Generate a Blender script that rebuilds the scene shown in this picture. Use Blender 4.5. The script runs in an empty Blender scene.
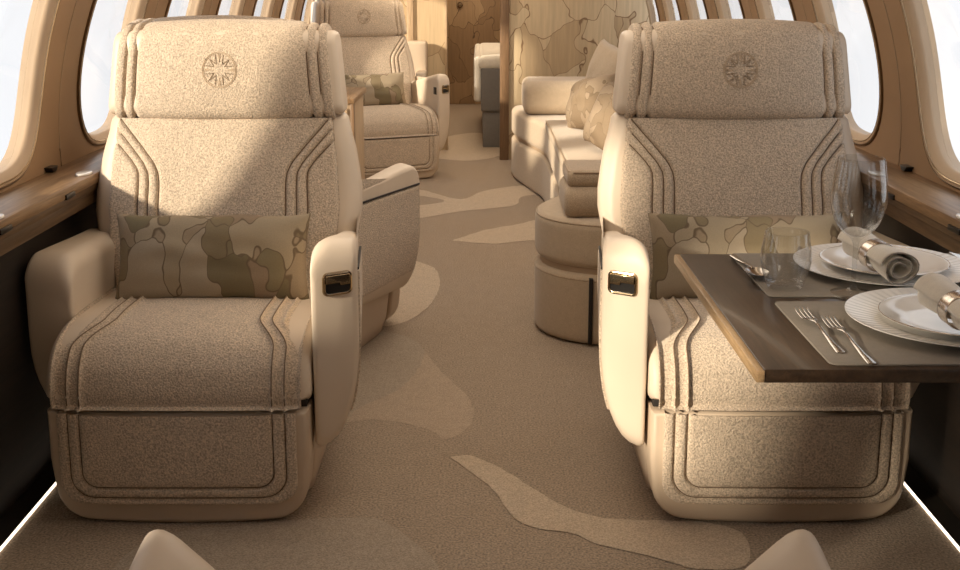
import bpy, bmesh, math, random
from mathutils import Vector, Matrix, noise
random.seed(7)
PI = math.pi
S = bpy.context.scene
COL = S.collection

# ------------------------------------------------------------------ helpers
def lerp(a, b, t): return a + (b - a) * t
def clamp(x, a=0.0, b=1.0): return max(a, min(b, x))
def smooth(a, b, x):
    t = clamp((x - a) / (b - a)); return t * t * (3 - 2 * t)

def catmull(pts, n):
    """n samples along a Catmull-Rom curve through pts, spaced by arc length"""
    P = [Vector(p) for p in pts]
    P = [P[0] * 2 - P[1]] + P + [P[-1] * 2 - P[-2]]
    fine = []
    for i in range(1, len(P) - 2):
        for k in range(16):
            t = k / 16
            a, b, c, d = P[i - 1], P[i], P[i + 1], P[i + 2]
            fine.append(0.5 * ((2 * b) + (c - a) * t + (2 * a - 5 * b + 4 * c - d) * t * t + (3 * b - a - 3 * c + d) * t ** 3))
    fine.append(P[-2].copy())
    L = [0]
    for i in range(1, len(fine)): L.append(L[-1] + (fine[i] - fine[i - 1]).length)
    out = []; j = 0
    for k in range(n):
        s = L[-1] * k / (n - 1)
        while j < len(L) - 2 and L[j + 1] < s: j += 1
        seg = L[j + 1] - L[j]
        out.append(fine[j].lerp(fine[j + 1], (s - L[j]) / seg if seg > 0 else 0))
    return out

MIRROR = [1]
def mesh(name, verts, faces, mat, parent=None, sharp=40, mi=None):
    """link a mesh object; MIRROR[0] = -1 flips it across local x"""
    m = bpy.data.meshes.new(name)
    if MIRROR[0] < 0:
        verts = [(-v[0], v[1], v[2]) for v in verts]
        faces = [tuple(reversed(f)) for f in faces]
    m.from_pydata([tuple(v) for v in verts], [], faces)
    mats = mat if isinstance(mat, (list, tuple)) else [mat]
    for x in mats: m.materials.append(x)
    if mi:
        for p, k in zip(m.polygons, mi): p.material_index = k
    m.validate(); m.update()
    bm = bmesh.new(); bm.from_mesh(m)
    if not any(len(e.link_faces) == 1 for e in bm.edges):
        bmesh.ops.recalc_face_normals(bm, faces=bm.faces)
    bm.to_mesh(m); bm.free()
    m.shade_smooth()
    m.set_sharp_from_angle(angle=math.radians(sharp))
    o = bpy.data.objects.new(name, m); COL.objects.link(o)
    if parent: o.parent = parent
    return o

def tag(o, label, cat, group=None, kind=None):
    if label: o['label'] = label
    if cat: o['category'] = cat
    if group: o['group'] = group
    if kind: o['kind'] = kind
    return o
def struct(o): o['kind'] = 'structure'; return o
def empty(name, loc=(0, 0, 0), rz=0):
    o = bpy.data.objects.new(name, None); COL.objects.link(o)
    o.location = loc; o.rotation_euler = (0, 0, rz); o.empty_display_size = .05
    return o
def copy_tree(o, parent=None):
    c = o.copy(); COL.objects.link(c)
    if parent: c.parent = parent
    for ch in list(o.children): copy_tree(ch, c)
    return c

class MB:
    """collects pieces into one vertex/face list"""
    def __init__(s): s.v = []; s.f = []; s.mi = []
    def add(s, v, f, mi=0):
        k = len(s.v); s.v += [Vector(p) for p in v]; s.f += [tuple(i + k for i in q) for q in f]; s.mi += [mi] * len(f)
        return s
    def xf(s, M): s.v = [M @ p for p in s.v]; return s
    def obj(s, name, mat, parent=None, sharp=40): return mesh(name, s.v, s.f, mat, parent, sharp, s.mi if isinstance(mat, (list, tuple)) else None)

def g_box(x0, x1, y0, y1, z0, z1, r=0.004, seg=2):
    bm = bmesh.new(); bmesh.ops.create_cube(bm, size=1)
    for v in bm.verts:
        v.co = Vector((lerp(x0, x1, v.co.x + .5), lerp(y0, y1, v.co.y + .5), lerp(z0, z1, v.co.z + .5)))
    if r > 0: bmesh.ops.bevel(bm, geom=list(bm.edges), offset=r, segments=seg, profile=.5, affect='EDGES')
    bm.verts.index_update()
    V = [v.co.copy() for v in bm.verts]; F = [tuple(v.index for v in f.verts) for f in bm.faces]
    bm.free(); return V, F
def g_loft(rings, cap=True, closed=True):
    n = len(rings[0]); V = [Vector(p) for r in rings for p in r]; F = []
    for i in range(len(rings) - 1):
        for j in range(n if closed else n - 1):
            k = (j + 1) % n
            F.append((i * n + j, i * n + k, (i + 1) * n + k, (i + 1) * n + j))
    if cap:
        F.append(tuple(reversed(range(n)))); F.append(tuple((len(rings) - 1) * n + j for j in range(n)))
    return V, F
def g_tube(pts, r, n=8, cap=True, flat=1.0):
    P = [Vector(p) for p in pts]; rings = []; up = Vector((0, 0, 1))
    for i, p in enumerate(P):
        t = (P[min(i + 1, len(P) - 1)] - P[max(i - 1, 0)]).normalized()
        a = up - t * up.dot(t)
        if a.length < 1e-3: a = Vector((1, 0, 0)) - t * t.x
        a.normalize(); b = t.cross(a)
        rr = r[i] if isinstance(r, (list, tuple)) else r
        rings.append([p + (a * math.cos(2 * PI * k / n) * flat + b * math.sin(2 * PI * k / n)) * rr for k in range(n)])
    return g_loft(rings, cap)
def g_closed_tube(pts, r, n=6):
    P = [Vector(p) for p in pts]; m = len(P); V = []; F = []
    for i, p in enumerate(P):
        t = (P[(i + 1) % m] - P[i - 1]).normalized()
        ref = Vector((0, 0, 1)) if abs(t.z) < .9 else Vector((1, 0, 0))
        ref = Vector((1, 0, 0)) if abs(t.x) < .6 else ref
        a = (ref - t * ref.dot(t)).normalized(); b = t.cross(a)
        V += [p + (a * math.cos(2 * PI * k / n) + b * math.sin(2 * PI * k / n)) * r for k in range(n)]
    for i in range(m):
        for k in range(n):
            F.append((i * n + k, i * n + (k + 1) % n, ((i + 1) % m) * n + (k + 1) % n, ((i + 1) % m) * n + k))
    return V, F
def g_lathe(prof, n=48):
    V = []; F = []; m = len(prof)
    for k in range(n):
        a = 2 * PI * k / n
        V += [Vector((r * math.cos(a), r * math.sin(a), z)) for r, z in prof]
    for k in range(n):
        q = (k + 1) % n
        for i in range(m - 1):
            F.append((k * m + i, q * m + i, q * m + i + 1, k * m + i + 1))
    return V, F
def rrect(w, h, r, n=6):
    """rounded rectangle centred at 0, counter clockwise; r one or four radii"""
    if not isinstance(r, (list, tuple)): r = [r] * 4
    out = []
    for (sx, sy, a0), q in zip(((1, 1, 0), (-1, 1, PI / 2), (-1, -1, PI), (1, -1, 1.5 * PI)), r):
        cx, cy = sx * (w / 2 - q), sy * (h / 2 - q)
        for k in range(n + 1):
            a = a0 + PI / 2 * k / n
            out.append((cx + q * math.cos(a), cy + q * math.sin(a)))
    return out
def inset(poly, d):
    n = len(poly); out = []
    for i in range(n):
        p0, p1, p2 = Vector(poly[i - 1]).to_2d(), Vector(poly[i]).to_2d(), Vector(poly[(i + 1) % n]).to_2d()
        e1, e2 = (p1 - p0), (p2 - p1)
        if e1.length < 1e-9: e1 = e2
        if e2.length < 1e-9: e2 = e1
        e1.normalize(); e2.normalize()
        nn = Vector((-e1.y - e2.y, e1.x + e2.x))
        nn = nn.normalized() if nn.length > 1e-6 else Vector((-e1.y, e1.x))
        c = max(.5, nn.dot(Vector((-e1.y, e1.x))))
        out.append(tuple(p1 + nn * d / c))
    return out
def g_prism(poly, a0, a1, r, fn, seg=4):
    """poly (ccw) extruded from a0 to a1 with rounded rims; fn(u, v, a) -> point"""
    rings = []
    for k in range(seg + 1):
        t = PI / 2 * k / seg
        rings.append([fn(u, v, a0 + r * (1 - math.cos(t))) for u, v in inset(poly, r * (1 - math.sin(t)))])
    mid = 6
    for k in range(1, mid):
        rings.append([fn(u, v, lerp(a0 + r, a1 - r, k / mid)) for u, v in poly])
    for k in range(seg, -1, -1):
        t = PI / 2 * k / seg
        rings.append([fn(u, v, a1 - r * (1 - math.cos(t))) for u, v in inset(poly, r * (1 - math.sin(t)))])
    return g_loft(rings)
def g_pad(P, us, vs, h, flip=1):
    """upholstered sheet: P(u,v) surface, h(u,v) displacement along its normal"""
    V = []; F = []; e = 1e-3; nu = len(us); nv = len(vs)
    for v in vs:
        for u in us:
            p = P(u, v)
            du = P(u + e, v) - P(u - e, v); dv = P(u, v + e) - P(u, v - e)
            nn = du.cross(dv).normalized() * flip
            V.append(p + nn * h(u, v))
    for j in range(nv - 1):
        for i in range(nu - 1):
            a = j * nu + i
            q = (a, a + 1, a + nu + 1, a + nu)
            F.append(q if flip > 0 else tuple(reversed(q)))
    return V, F
def lin(a, b, n): return [a + (b - a) * i / (n - 1) for i in range(n)]
def groove(d, depth=.007, w=.0035): return -depth * math.exp(-(d / w) ** 2) - depth * .35 * math.exp(-(d / (w * 2.8)) ** 2)
def edge_round(d, r, sink):
    if d <= 0: return -sink
    if d < r: return -r + math.sqrt(max(0, r * r - (r - d) ** 2)) - 0
    return 0
def sd_rrect(x, y, hx, hy, r):
    qx, qy = abs(x) - hx + r, abs(y) - hy + r
    return math.hypot(max(qx, 0), max(qy, 0)) + min(max(qx, qy), 0) - r
def sd_seg(px, py, pts):
    best = 9
    for (ax, ay), (bx, by) in zip(pts, pts[1:]):
        vx, vy = bx - ax, by - ay; t = clamp(((px - ax) * vx + (py - ay) * vy) / (vx * vx + vy * vy + 1e-12))
        best = min(best, math.hypot(px - ax - vx * t, py - ay - vy * t))
    return best

# ------------------------------------------------------------------ materials
def newmat(name):
    m = bpy.data.materials.new(name); m.use_nodes = True
    nt = m.node_tree; b = nt.nodes['Principled BSDF']
    return m, nt, b
def N(nt, t, **kw):
    n = nt.nodes.new(t)
    for k, v in kw.items():
        if k in n.inputs.keys() if hasattr(n.inputs, 'keys') else False: n.inputs[k].default_value = v
        else: setattr(n, k, v)
    return n
def ramp(nt, src, stops, interp='LINEAR'):
    r = nt.nodes.new('ShaderNodeValToRGB'); cr = r.color_ramp; cr.interpolation = interp
    while len(cr.elements) > 1: cr.elements.remove(cr.elements[0])
    cr.elements[0].position = stops[0][0]; cr.elements[0].color = (*stops[0][1], 1)
    for p, c in stops[1:]:
        e = cr.elements.new(p); e.color = (*c, 1)
    nt.links.new(src, r.inputs[0]); return r
def mul(c, k): return tuple(clamp(x * k) for x in c)
def fabric(name, c, scale=230, contrast=.22, bump=.5, rough=.95, sheen=.25, dist=.0025):
    m, nt, b = newmat(name); tc = N(nt, 'ShaderNodeTexCoord')
    n1 = N(nt, 'ShaderNodeTexNoise'); n1.inputs['Scale'].default_value = scale; n1.inputs['Detail'].default_value = 3
    n2 = N(nt, 'ShaderNodeTexNoise'); n2.inputs['Scale'].default_value = scale * .1; n2.inputs['Detail'].default_value = 2
    for n in (n1, n2): nt.links.new(tc.outputs['Object'], n.inputs['Vector'])
    r1 = ramp(nt, n1.outputs['Fac'], [(.32, mul(c, 1 - contrast)), (.68, mul(c, 1 + contrast))])
    r2 = ramp(nt, n2.outputs['Fac'], [(.3, (.93, .93, .93)), (.7, (1, 1, 1))])
    mx = N(nt, 'ShaderNodeMix', data_type='RGBA', blend_type='MULTIPLY'); mx.inputs[0].default_value = 1
    nt.links.new(r1.outputs[0], mx.inputs[6]); nt.links.new(r2.outputs[0], mx.inputs[7])
    nt.links.new(mx.outputs[2], b.inputs['Base Color'])
    bp = N(nt, 'ShaderNodeBump'); bp.inputs['Strength'].default_value = bump; bp.inputs['Distance'].default_value = dist
    nt.links.new(n1.outputs['Fac'], bp.inputs['Height']); nt.links.new(bp.outputs[0], b.inputs['Normal'])
    b.inputs['Roughness'].default_value = rough; b.inputs['Sheen Weight'].default_value = sheen
    b.inputs['Sheen Roughness'].default_value = .5; b.inputs['Specular IOR Level'].default_value = .15
    return m
def leather(name, c, rough=.48, grain=700, bump=.06, spec=.4):
    m, nt, b = newmat(name); tc = N(nt, 'ShaderNodeTexCoord')
    n1 = N(nt, 'ShaderNodeTexNoise'); n1.inputs['Scale'].default_value = grain; n1.inputs['Detail'].default_value = 2
    n2 = N(nt, 'ShaderNodeTexNoise'); n2.inputs['Scale'].default_value = 6
    for n in (n1, n2): nt.links.new(tc.outputs['Object'], n.inputs['Vector'])
    r = ramp(nt, n2.outputs['Fac'], [(.3, mul(c, .95)), (.7, mul(c, 1.04))])
    nt.links.new(r.outputs[0], b.inputs['Base Color'])
    bp = N(nt, 'ShaderNodeBump'); bp.inputs['Strength'].default_value = bump; bp.inputs['Distance'].default_value = .001
    nt.links.new(n1.outputs['Fac'], bp.inputs['Height']); nt.links.new(bp.outputs[0], b.inputs['Normal'])
    b.inputs['Roughness'].default_value = rough; b.inputs['Specular IOR Level'].default_value = spec
    return m
def wood(name, c1, c2, axis='Y', scale=1.0, rough=.35, coat=.0):
    m, nt, b = newmat(name); tc = N(nt, 'ShaderNodeTexCoord'); mp = N(nt, 'ShaderNodeMapping')
    s = {'X': (1.2, 22, 22), 'Y': (22, 1.2, 22), 'Z': (22, 22, 1.2)}[axis]
    mp.inputs['Scale'].default_value = [x * scale for x in s]
    nt.links.new(tc.outputs['Object'], mp.inputs[0])
    n1 = N(nt, 'ShaderNodeTexNoise'); n1.inputs['Scale'].default_value = 2.2; n1.inputs['Detail'].default_value = 6; n1.inputs['Distortion'].default_value = .8
    n2 = N(nt, 'ShaderNodeTexNoise'); n2.inputs['Scale'].default_value = 14; n2.inputs['Detail'].default_value = 3
    for n in (n1, n2): nt.links.new(mp.outputs[0], n.inputs['Vector'])
    r = ramp(nt, n1.outputs['Fac'], [(.25, c1), (.5, tuple((a + d) / 2 for a, d in zip(c1, c2))), (.75, c2)])
    r2 = ramp(nt, n2.outputs['Fac'], [(.35, (.75, .75, .75)), (.65, (1, 1, 1))])
    mx = N(nt, 'ShaderNodeMix', data_type='RGBA', blend_type='MULTIPLY'); mx.inputs[0].default_value = 1
    nt.links.new(r.outputs[0], mx.inputs[6]); nt.links.new(r2.outputs[0], mx.inputs[7])
    nt.links.new(mx.outputs[2], b.inputs['Base Color'])
    b.inputs['Roughness'].default_value = rough; b.inputs['Coat Weight'].default_value = coat; b.inputs['Coat Roughness'].default_value = .06
    return m
def patches(name, cols, line, scale, lw=.02, warp=.35, rough=.6, grainaxis=None, bump=0, warpscale=1.6, fine=None, stretch=(1, 1, .7)):
    """leaf-like marquetry / printed leaves: warped cells, each its own tone, with drawn outlines"""
    m, nt, b = newmat(name); tc = N(nt, 'ShaderNodeTexCoord'); mp = N(nt, 'ShaderNodeMapping')
    mp.inputs['Scale'].default_value = [scale * s for s in stretch]
    nt.links.new(tc.outputs['Object'], mp.inputs[0])
    nz = N(nt, 'ShaderNodeTexNoise'); nz.inputs['Scale'].default_value = warpscale; nz.inputs['Detail'].default_value = 1.5
    nt.links.new(mp.outputs[0], nz.inputs['Vector'])
    sb = N(nt, 'ShaderNodeVectorMath', operation='SUBTRACT'); sb.inputs[1].default_value = (.5, .5, .5)
    nt.links.new(nz.outputs['Color'], sb.inputs[0])
    sc = N(nt, 'ShaderNodeVectorMath', operation='SCALE'); sc.inputs['Scale'].default_value = warp * 4
    nt.links.new(sb.outputs[0], sc.inputs[0])
    ad = N(nt, 'ShaderNodeVectorMath', operation='ADD')
    nt.links.new(mp.outputs[0], ad.inputs[0]); nt.links.new(sc.outputs[0], ad.inputs[1])
    v1 = N(nt, 'ShaderNodeTexVoronoi'); v1.inputs['Scale'].default_value = 1
    v2 = N(nt, 'ShaderNodeTexVoronoi', feature='DISTANCE_TO_EDGE'); v2.inputs['Scale'].default_value = 1
    for v in (v1, v2): nt.links.new(ad.outputs[0], v.inputs['Vector'])
    sp = N(nt, 'ShaderNodeSeparateColor'); nt.links.new(v1.outputs['Color'], sp.inputs[0])
    n = len(cols)
    r = ramp(nt, sp.outputs[0], [(i / n, c) for i, c in enumerate(cols)], 'CONSTANT')
    ln = ramp(nt, v2.outputs['Distance'], [(lw * .4, (1, 1, 1)), (lw, (0, 0, 0))])
    gx = N(nt, 'ShaderNodeMapping')
    gx.inputs['Scale'].default_value = {'Z': (60, 60, 4), 'X': (4, 60, 60), None: (90, 90, 90)}[grainaxis]
    nt.links.new(tc.outputs['Object'], gx.inputs[0])
    g = N(nt, 'ShaderNodeTexNoise'); g.inputs['Scale'].default_value = 1 if grainaxis else (fine or 3); g.inputs['Detail'].default_value = 4
    nt.links.new(gx.outputs[0], g.inputs['Vector'])
    gr = ramp(nt, g.outputs['Fac'], [(.3, (.82, .82, .82)), (.7, (1.0, 1.0, 1.0))])
    mx = N(nt, 'ShaderNodeMix', data_type='RGBA', blend_type='MULTIPLY'); mx.inputs[0].default_value = 1
    nt.links.new(r.outputs[0], mx.inputs[6]); nt.links.new(gr.outputs[0], mx.inputs[7])
    m2 = N(nt, 'ShaderNodeMix', data_type='RGBA'); nt.links.new(ln.outputs[0], m2.inputs[0])
    nt.links.new(mx.outputs[2], m2.inputs[6]); m2.inputs[7].default_value = (*line, 1)
    nt.links.new(m2.outputs[2], b.inputs['Base Color']); b.inputs['Roughness'].default_value = rough
    if bump:
        bp = N(nt, 'ShaderNodeBump'); bp.inputs['Strength'].default_value = bump; bp.inputs['Distance'].default_value = .001
        nt.links.new(g.outputs['Fac'], bp.inputs['Height']); nt.links.new(bp.outputs[0], b.inputs['Normal'])
    return m
def plain(name, c, rough=.5, metal=0, spec=.5):
    m, nt, b = newmat(name); tc = N(nt, 'ShaderNodeTexCoord')
    n = N(nt, 'ShaderNodeTexNoise'); n.inputs['Scale'].default_value = 40
    nt.links.new(tc.outputs['Object'], n.inputs['Vector'])
    r = ramp(nt, n.outputs['Fac'], [(.3, mul(c, .96)), (.7, mul(c, 1.0))]); nt.links.new(r.outputs[0], b.inputs['Base Color'])
    b.inputs['Roughness'].default_value = rough; b.inputs['Metallic'].default_value = metal; b.inputs['Specular IOR Level'].default_value = spec
    return m
def emit(name, c, s):
    m, nt, b = newmat(name); b.inputs['Base Color'].default_value = (*c, 1)
    b.inputs['Emission Color'].default_value = (*c, 1); b.inputs['Emission Strength'].default_value = s
    return m
def glass(name, tint=(1, 1, 1), gloss=.12, rough=.02, fres=True):
    m = bpy.data.materials.new(name); m.use_nodes = True; nt = m.node_tree; nt.nodes.clear()
    o = N(nt, 'ShaderNodeOutputMaterial'); t = N(nt, 'ShaderNodeBsdfTransparent'); t.inputs[0].default_value = (*tint, 1)
    g = N(nt, 'ShaderNodeBsdfGlossy'); g.inputs['Roughness'].default_value = rough
    mx = N(nt, 'ShaderNodeMixShader'); fr = N(nt, 'ShaderNodeLayerWeight'); fr.inputs[0].default_value = .5
    pw = N(nt, 'ShaderNodeMath', operation='POWER'); pw.inputs[1].default_value = 3
    ml = N(nt, 'ShaderNodeMath', operation='MULTIPLY_ADD'); ml.inputs[1].default_value = .75; ml.inputs[2].default_value = gloss
    nt.links.new(fr.outputs['Facing'], pw.inputs[0]); nt.links.new(pw.outputs[0], ml.inputs[0]); nt.links.new(ml.outputs[0], mx.inputs[0])
    nt.links.new(t.outputs[0], mx.inputs[1]); nt.links.new(g.outputs[0], mx.inputs[2]); nt.links.new(mx.outputs[0], o.inputs[0])
    return m

M = {}
M['boucle'] = fabric('boucle', (.59, .478, .362), 255, .34, 1.0, .95, .2, .0035)
M['leather'] = leather('cream_leather', (.66, .55, .43))
M['leather2'] = leather('tan_leather', (.56, .445, .33))
M['sofa'] = fabric('sofa_cloth', (.51, .405, .29), 500, .14, .3)
M['sofa2'] = fabric('sofa_boucle', (.44, .335, .23), 350, .25, .5)
M['piping'] = leather('piping', (.42, .31, .21))
M['emblem'] = leather('emblem_thread', (.50, .385, .27), .8)
M['stitch_brown'] = leather('seam_brown', (.17, .115, .07), .8)
M['dark'] = plain('dark_gap', (.014, .010, .007), .7)
M['black'] = plain('black_plastic', (.012, .01, .009), .3)
M['bronze'] = plain('bronze_metal', (.42, .32, .20), .22, 1)
M['darkbronze'] = plain('dark_bronze', (.20, .14, .085), .3, 1)
M['steel'] = plain('steel', (.50, .47, .43), .2, 1)
M['silver'] = plain('silver', (.62, .56, .50), .25, 1)
M['wall'] = leather('wall_leather', (.36, .23, .13), .55, 500, .04, .3)
M['reveal'] = leather('reveal', (.52, .38, .25), .5)
M['shade'] = plain('window_shade_white', (.80, .81, .82), .6)
M['ledge'] = wood('ledge_wood', (.17, .095, .045), (.40, .25, .13), 'Y', 1.2, .38)
M['fascia'] = wood('fascia_wood', (.075, .042, .02), (.20, .12, .06), 'Y', 1.2, .38)
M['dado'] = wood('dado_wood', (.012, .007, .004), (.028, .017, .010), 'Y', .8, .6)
M['tabletop'] = wood('table_veneer', (.016, .009, .005), (.062, .036, .021), 'Y', 2.0, .28, .2)
M['edgewood'] = wood('edge_wood', (.35, .22, .11), (.55, .38, .21), 'Y', 2, .4)
M['post'] = wood('post_wood', (.16, .09, .045), (.28, .17, .09), 'Z', 1, .45)
M['lightwood'] = wood('light_wood', (.42, .29, .17), (.60, .44, .28), 'Z', 1, .45)
M['marq'] = patches('marquetry', [(.60, .455, .28), (.52, .38, .225), (.66, .52, .335), (.55, .41, .25), (.63, .49, .31)], (.22, .13, .065), 4.3, .012, .28, .45, 'Z')
M['marq_dark'] = patches('marquetry_door', [(.40, .265, .145), (.33, .21, .112), (.45, .305, .17), (.30, .19, .10)], (.12, .07, .035), 4.3, .012, .26, .45, 'Z')
M['pillow'] = patches('leaf_print', [(.36, .29, .195), (.235, .182, .105), (.32, .245, .16), (.185, .148, .082), (.28, .205, .135), (.38, .31, .22), (.225, .182, .105)], (.14, .10, .06), 7.5, .018, .40, .9, None, .3, 1.5, 6)
M['pillow_tan'] = patches('leaf_print_tan', [(.35, .265, .18), (.28, .205, .13), (.32, .24, .16), (.25, .18, .112)], (.18, .13, .08), 9, .02, .40, .9, None, .3, 1.5, 6)
M['carpet'] = fabric('carpet_taupe', (.35, .27, .195), 190, .42, .9, 1, .15, .004)
M['carpet_light'] = fabric('carpet_cream', (.54, .43, .315), 260, .25, .9, 1, .15, .004)
M['carpet_mid'] = fabric('carpet_sand', (.43, .33, .238), 260, .28, .9, 1, .15, .004)
M['carpet_dark'] = fabric('carpet_grey', (.38, .305, .228), 260, .28, .9, 1, .15, .004)
M['mat'] = fabric('placemat', (.26, .228, .19), 900, .08, .15, .7, 0)
M['china'] = plain('china', (.86, .83, .78), .12)
M['napkin'] = fabric('napkin_linen', (.80, .75, .66), 900, .06, .2)
M['stitch'] = plain('napkin_stitch', (.28, .24, .20), .8)
M['glass'] = glass('drinking_glass', (.93, .93, .925), .035)
M['pane'] = glass('window_pane', (.97, .98, 1.0), .05)
M['strip'] = emit('led_strip', (1, .86, .68), 3)
M['fill_light'] = emit('added_fill_strip', (1, .80, .58), 2)  # glow of the fill strips added under the ceiling
M['ceil'] = leather('ceiling_cloth', (.72, .62, .50), .8)
M['grey'] = fabric('grey_cloth', (.20, .185, .17), 400, .15, .3)
M['duvet'] = fabric('white_linen', (.74, .68, .58), 300, .06, .3)

# ------------------------------------------------------------------ chair
def seams(name, P, paths, h, parent, r=.0015, lift=.0012):
    for path in paths:
        pts = []
        for u, v in path:
            e = 1e-3
            nn = (P(u + e, v) - P(u - e, v)).cross(P(u, v + e) - P(u, v - e)).normalized()
            pts.append(P(u, v) + nn * (h(u, v) + lift))
        mesh(name, *g_tube(pts, r, 6), M['stitch_brown'], parent)

def make_chair(sgn):
    """club seat: origin on the floor, faces local -y, aisle arm on local +x (sgn=-1 mirrors it)"""
    MIRROR[0] = sgn
    root = empty('club_seat')
    B, L = M['boucle'], M['leather']
    # --- plinth
    rings = []
    for z, hx, y0, y1, r in ((0, .262, -.285, .20, .05), (.012, .272, -.30, .22, .055), (.06, .282, -.325, .24, .055), (.16, .288, -.34, .27, .05), (.24, .288, -.345, .28, .05), (.262, .282, -.34, .275, .05)):
        cy = (y0 + y1) / 2
        rings.append([(x, y + cy, z) for x, y in rrect(2 * hx, y1 - y0, r, 6)])
    V, F = g_loft(rings); mesh('base', V, F, M['leather2'], root)
    # --- footrest: leather slab with a rounded foot and a grooved boucle face
    out = [(-.29, .265), (-.29, .15)]
    for k in range(9):
        a = PI + PI / 2 * k / 8; out.append((-.205 + .078 * math.cos(a), .084 + .078 * math.sin(a)))
    for k in range(1, 9): out.append((lerp(-.205, .205, k / 9), .006 - .006 * math.sin(PI * k / 9)))
    for k in range(9):
        a = 1.5 * PI + PI / 2 * k / 8; out.append((.205 + .078 * math.cos(a), .084 + .078 * math.sin(a)))
    out += [(.29, .15), (.29, .265)]
    def foot_y(x, z): return -.434 + .012 * max(0, (.15 - z) / .15) ** 2 + .022 * (abs(x) / .29) ** 4
    V, F = g_prism(out, 0, .09, .012, lambda u, v, a: Vector((u, foot_y(u, v) + a, v)))
    foot = mesh('footrest', V, F, M['leather2'], root)
    def hf(u, v):
        d = -sd_rrect(u, v - .24, .264, .189, .05)
        h = .007 + edge_round(d, .007, .02)
        for hx, bot, r in ((.240, .067, .05), (.213, .092, .035)):
            dd = abs(sd_rrect(u, v - (bot + .25), hx, .25, r))
            h += groove(dd, .0065, .0028)
        h += edge_round(.265 - v, .007, .0) if v > .254 else 0
        return h
    V, F = g_pad(lambda u, v: Vector((u, foot_y(u, v), v)), lin(-.268, .268, 215), lin(.05, .2655, 88), hf)
    fpad = mesh('footrest_pad', V, F, B, foot)
    paths = []
    for hx, bot, r in ((.240, .067, .05), (.213, .092, .035)):
        pp = [(-hx, .262), (-hx, .20), (-hx, bot + r + .03)] + [(-hx + r + r * math.cos(a), bot + r + r * math.sin(a)) for a in lin(PI, 1.5 * PI, 10)]
        pp += [(x, bot) for x in lin(-hx + r + .02, hx - r - .02, 14)]
        pp += [(hx - r + r * math.cos(a), bot + r + r * math.sin(a)) for a in lin(1.5 * PI, 2 * PI, 10)] + [(hx, bot + r + .03), (hx, .20), (hx, .262)]
        paths.append(pp)
    seams('seam', lambda u, v: Vector((u, foot_y(u, v), v)), paths, hf, fpad)
    mesh('hinge_gap', *g_box(-.284, .284, -.385, -.30, .258, .286, .003), M['dark'], root)
    # --- seat cushion: leather box and boucle cover rolling over the front
    prof = [(.13, .415), (.05, .425), (-.10, .432), (-.22, .436), (-.30, .430), (-.365, .408), (-.406, .368), (-.422, .325), (-.425, .295), (-.422, .272)]
    sp = catmull([(0, y, z) for y, z in prof], 130)
    sh = [(p.y, p.z) for p in sp[::5]]
    shell = [(y, z) for y, z in sh] + [(-.38, .272), (.13, .272)]
    shell = [(lerp(y, -.1, .05), z - .010 if z > .30 else z) for y, z in shell]
    V, F = g_prism(shell, -.294, .294, .02, lambda u, v, a: Vector((a, u, v)))
    cush = mesh('seat_cushion', V, F, L, root)
    Ls = sum((sp[i + 1] - sp[i]).length for i in range(len(sp) - 1))
    def PS(u, v):
        t = clamp(v / Ls) * (len(sp) - 1); i = min(int(t), len(sp) - 2); p = sp[i].lerp(sp[i + 1], t - i)
        ex = abs(u) / .28
        return Vector((u, p.y + .012 * ex ** 4, p.z + (.006 * (1 - ex * ex) - .010 * ex ** 4) * (1 - smooth(.45, .58, v))))
    def hs(u, v):
        d = min(.272 - abs(u), Ls - v)
        h = .008 + edge_round(d, .009, .012)
        sh_ = .048 * (1 - smooth(.40, .52, v))
        for x0 in (.240, .212):
            slope = .048 * (smooth(.40, .52, v + .005) - smooth(.40, .52, v - .005)) / .01
            h += groove((abs(u) - (x0 - sh_)) / math.hypot(1, slope), .0075, .0032)
        sh3 = .048 * (1 - smooth(.40, .52, v))
        h += groove((abs(u) - (.266 - sh3)), .006, .003) * (1 - smooth(.40, .47, v))
        return h
    V, F = g_pad(PS, lin(-.276, .276, 215), lin(0, Ls, 190), hs)
    scov = mesh('seat_cover', V, F, B, cush)
    paths = [[(sg * (x0 - .048 * (1 - smooth(.40, .52, v))), v) for v in lin(.02, Ls - .008, 80)] for x0 in (.240, .212) for sg in (-1, 1)]
    seams('seam', PS, paths, hs, scov)
    # --- backrest shell: lofted leather, widest above the arms
    def by(z): return .045 + .30 * (z - .42)      # front of the back at height z
    def bw(z):
        pts = [(.30, .285), (.42, .30), (.52, .340), (.62, .355), (.72, .343), (.80, .322), (.86, .31)]
        for (a, wa), (b, wb) in zip(pts, pts[1:]):
            if z <= b: return lerp(wa, wb, smooth(a, b, z) * .5 + .5 * clamp((z - a) / (b - a)))
        return pts[-1][1]
    rings = []
    for z, k in ((.30, .9), (.306, .97), (.32, 1), (.38, 1), (.44, 1), (.5, 1), (.55, 1), (.6, 1), (.65, 1), (.7, 1), (.75, 1), (.8, 1), (.835, 1), (.845, .98), (.85, .93)):
        w = bw(z) * k; y0 = by(z) + .012; t = .135 * (1 if k == 1 else k)
        ring = []
        for x, y in rrect(2 * w, t, [.055, .055, .035, .035], 6):
            ring.append((x, y0 + t / 2 + y + .030 * (abs(x) / .34) ** 3, z))
        rings.append(ring)
    V, F = g_loft(rings); back = mesh('backrest', V, F, L, root)
    def PB(u, v):
        s = bw(v) / .31
        x = u * lerp(1, s, .55)
        return Vector((x, by(v) + .030 * (abs(x) / .34) ** 3 - .006 * (1 - (u / .28) ** 2), v))
    lines = [[(.154, .40), (.154, .55), (.154, .675), (.165, .722), (.195, .760), (.235, .803), (.268, .838)],
             [(.180, .40), (.180, .55), (.180, .682), (.191, .722), (.220, .757), (.273, .812)],
             [(.206, .40), (.206, .55), (.206, .690), (.218, .724), (.243, .752), (.278, .784)]]
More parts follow.
